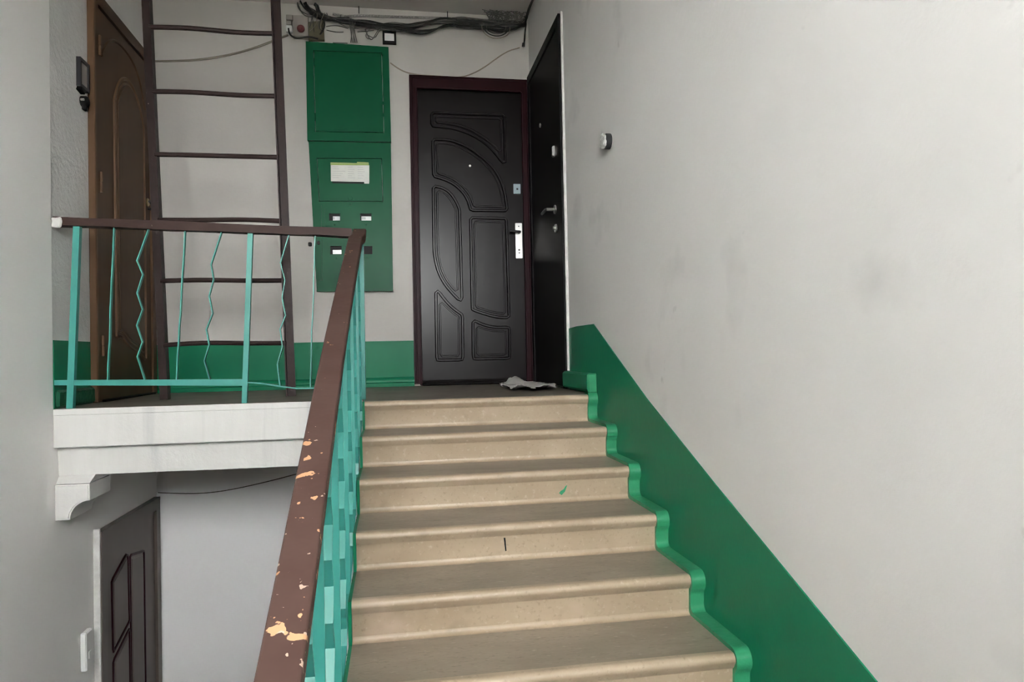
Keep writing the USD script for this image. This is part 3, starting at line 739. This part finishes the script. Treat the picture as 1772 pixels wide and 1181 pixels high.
obj('cable', tube(spline([(XL + .01, YB - .005, -.622), (-1.163, YB - .005, -.638), (-1.005, YB - .005, -.621), (-.666, YB - .005, -.554), (-.30, YB - .005, -.470)], 40), .0027, 6), 'cable_grey', label='thin dark cable across the lower wall under the slab', cat='cable')

# ================================================================== SMALL THINGS
# crumpled dusty paper before the black and steel doors
n_ = 46
gx, gy = np.meshgrid(np.linspace(0, 1, n_), np.linspace(0, 1, n_))
P = np.c_[gx.ravel(), gy.ravel()]
out = Polygon([(.540, 3.93), (.60, 3.66), (.70, 3.56), (.86, 3.60), (.885, 3.70), (.884, 3.80), (.905, 3.84), (.90, 4.12), (.85, 4.30), (.74, 4.36), (.64, 4.20)])
x0, y0, x1, y1 = out.bounds
import shapely
pts = np.c_[x0 + P[:, 0] * (x1 - x0), y0 + P[:, 1] * (y1 - y0)]
q3 = np.c_[pts * 14, np.zeros(len(pts))]
h = np.abs(np.asarray(meshkit.fbm(q3)).reshape(-1)) * .050 + .002 + .030 * np.exp(-(((pts[:, 0] - .70) / .07) ** 2 + ((pts[:, 1] - 4.15) / .09) ** 2))
ins = shapely.contains_xy(out.buffer(.012), pts[:, 0], pts[:, 1])
jag = np.asarray(meshkit.noise(np.c_[pts * 30, np.ones(len(pts))])).reshape(-1)
dist = shapely.distance(shapely.points(pts), out.exterior)
ins &= ~((dist < .03) & (jag > .18))
idx = np.arange(n_ * n_).reshape(n_, n_)
fs = []
for i in range(n_ - 1):
    for j in range(n_ - 1):
        a, b_, c_, d_ = idx[i, j], idx[i, j + 1], idx[i + 1, j + 1], idx[i + 1, j]
        if ins[[a, b_, c_, d_]].all(): fs += [[a, b_, c_], [a, c_, d_]]
top = np.c_[pts, h]; bottom = np.c_[pts, np.maximum(h - .003, .0006)]
N = len(pts); fs = np.array(fs)
ed = trimesh.Trimesh(top, fs, process=False)
sed = np.sort(ed.edges, axis=1); u_, inv, cnt = np.unique(sed, axis=0, return_inverse=True, return_counts=True)
bd = ed.edges[cnt[inv.reshape(-1)] == 1]
wallf = np.vstack([[a, a + N, b_] for a, b_ in bd] + [[b_, a + N, b_ + N] for a, b_ in bd])
rag = trimesh.Trimesh(np.vstack([top, bottom]), np.vstack([fs, fs[:, ::-1] + N, wallf]), process=False)
rag.remove_unreferenced_vertices()
obj('crumpled_paper', rag, 'rag', label='crumpled dusty grey paper lying on the landing before the doors', cat='paper', smooth=20)

# foil-like bell push on the right wall
bp = thing('doorbell', 'dark round doorbell stub with crumpled silver face on the right wall', 'doorbell')
obj('base', disc('right', XR, 2.985, 1.125, .034, .026, .004), 'dark_metal', bp)
fc = lathe([(0, 0), (.032, 0), (.034, .008), (.026, .014), (0, .016)], 24).subdivide().subdivide()
fc.vertices += np.asarray(meshkit.noise(np.array(fc.vertices) * 90)).reshape(-1, 1) * np.array([.002, .002, .004])
fc.apply_translation([2.975, 1.122, 0])
obj('face', on('right', XR - .026, fc), 'foil', bp, smooth=False)

# white doorbell of the storey below
bp = thing('doorbell', 'white rectangular doorbell box beside the lower dark door', 'doorbell')
obj('case', bx(XL + .004, XL + .032, 3.640, 3.715, -1.252, -1.070, .006), 'white', bp)
obj('button', bx(XL + .032, XL + .036, 3.663, 3.692, -1.20, -1.165, .0015), 'white', bp)

# dark plate and buzzer next to the brown door
pl_ = thing('door_plate', 'dark framed plate with a black buzzer below, left of the brown door', 'plate')
obj('plate_frame', on('left', XL, ring(sbox(3.672, 1.530, 3.776, 1.672), sbox(3.685, 1.545, 3.763, 1.657), .020)), 'dark_metal', pl_)
obj('plate_face', on('left', XL, slab2(sbox(3.684, 1.544, 3.764, 1.658), .012)), 'grey_box', pl_)
obj('bracket', [on('left', XL, slab2([(3.668, 1.512), (3.680, 1.532), (3.74, 1.532), (3.72, 1.505)], .022, .004)), disc('left', XL, 3.730, 1.474, .026, .030, .006), bx(XL + .004, XL + .02, 3.715, 3.745, 1.43, 1.47, .004)], 'black', pl_)
obj('screw', disc('left', XL + .012, 3.690, 1.470, .006, .016), 'chrome', pl_)

# marks on the steps
y3 = YN - 2 * GO + .0195
obj('paint_smear', on('back', y3, slab2([(.624, -2 * RISE - .092), (.634, -2 * RISE - .100), (.648, -2 * RISE - .086), (.657, -2 * RISE - .062), (.650, -2 * RISE - .066), (.642, -2 * RISE - .078), (.630, -2 * RISE - .084)], .0008)), 'green_light', st, label='green paint smear on a riser')
y4 = YN - 3 * GO + .0195
obj('scuff_mark', on('back', y4, slab2([(.360, -3 * RISE - .050), (.366, -3 * RISE - .050), (.369, -3 * RISE - .095), (.365, -3 * RISE - .096)], .0006)), 'black', st, label='short dark scuff on a riser')
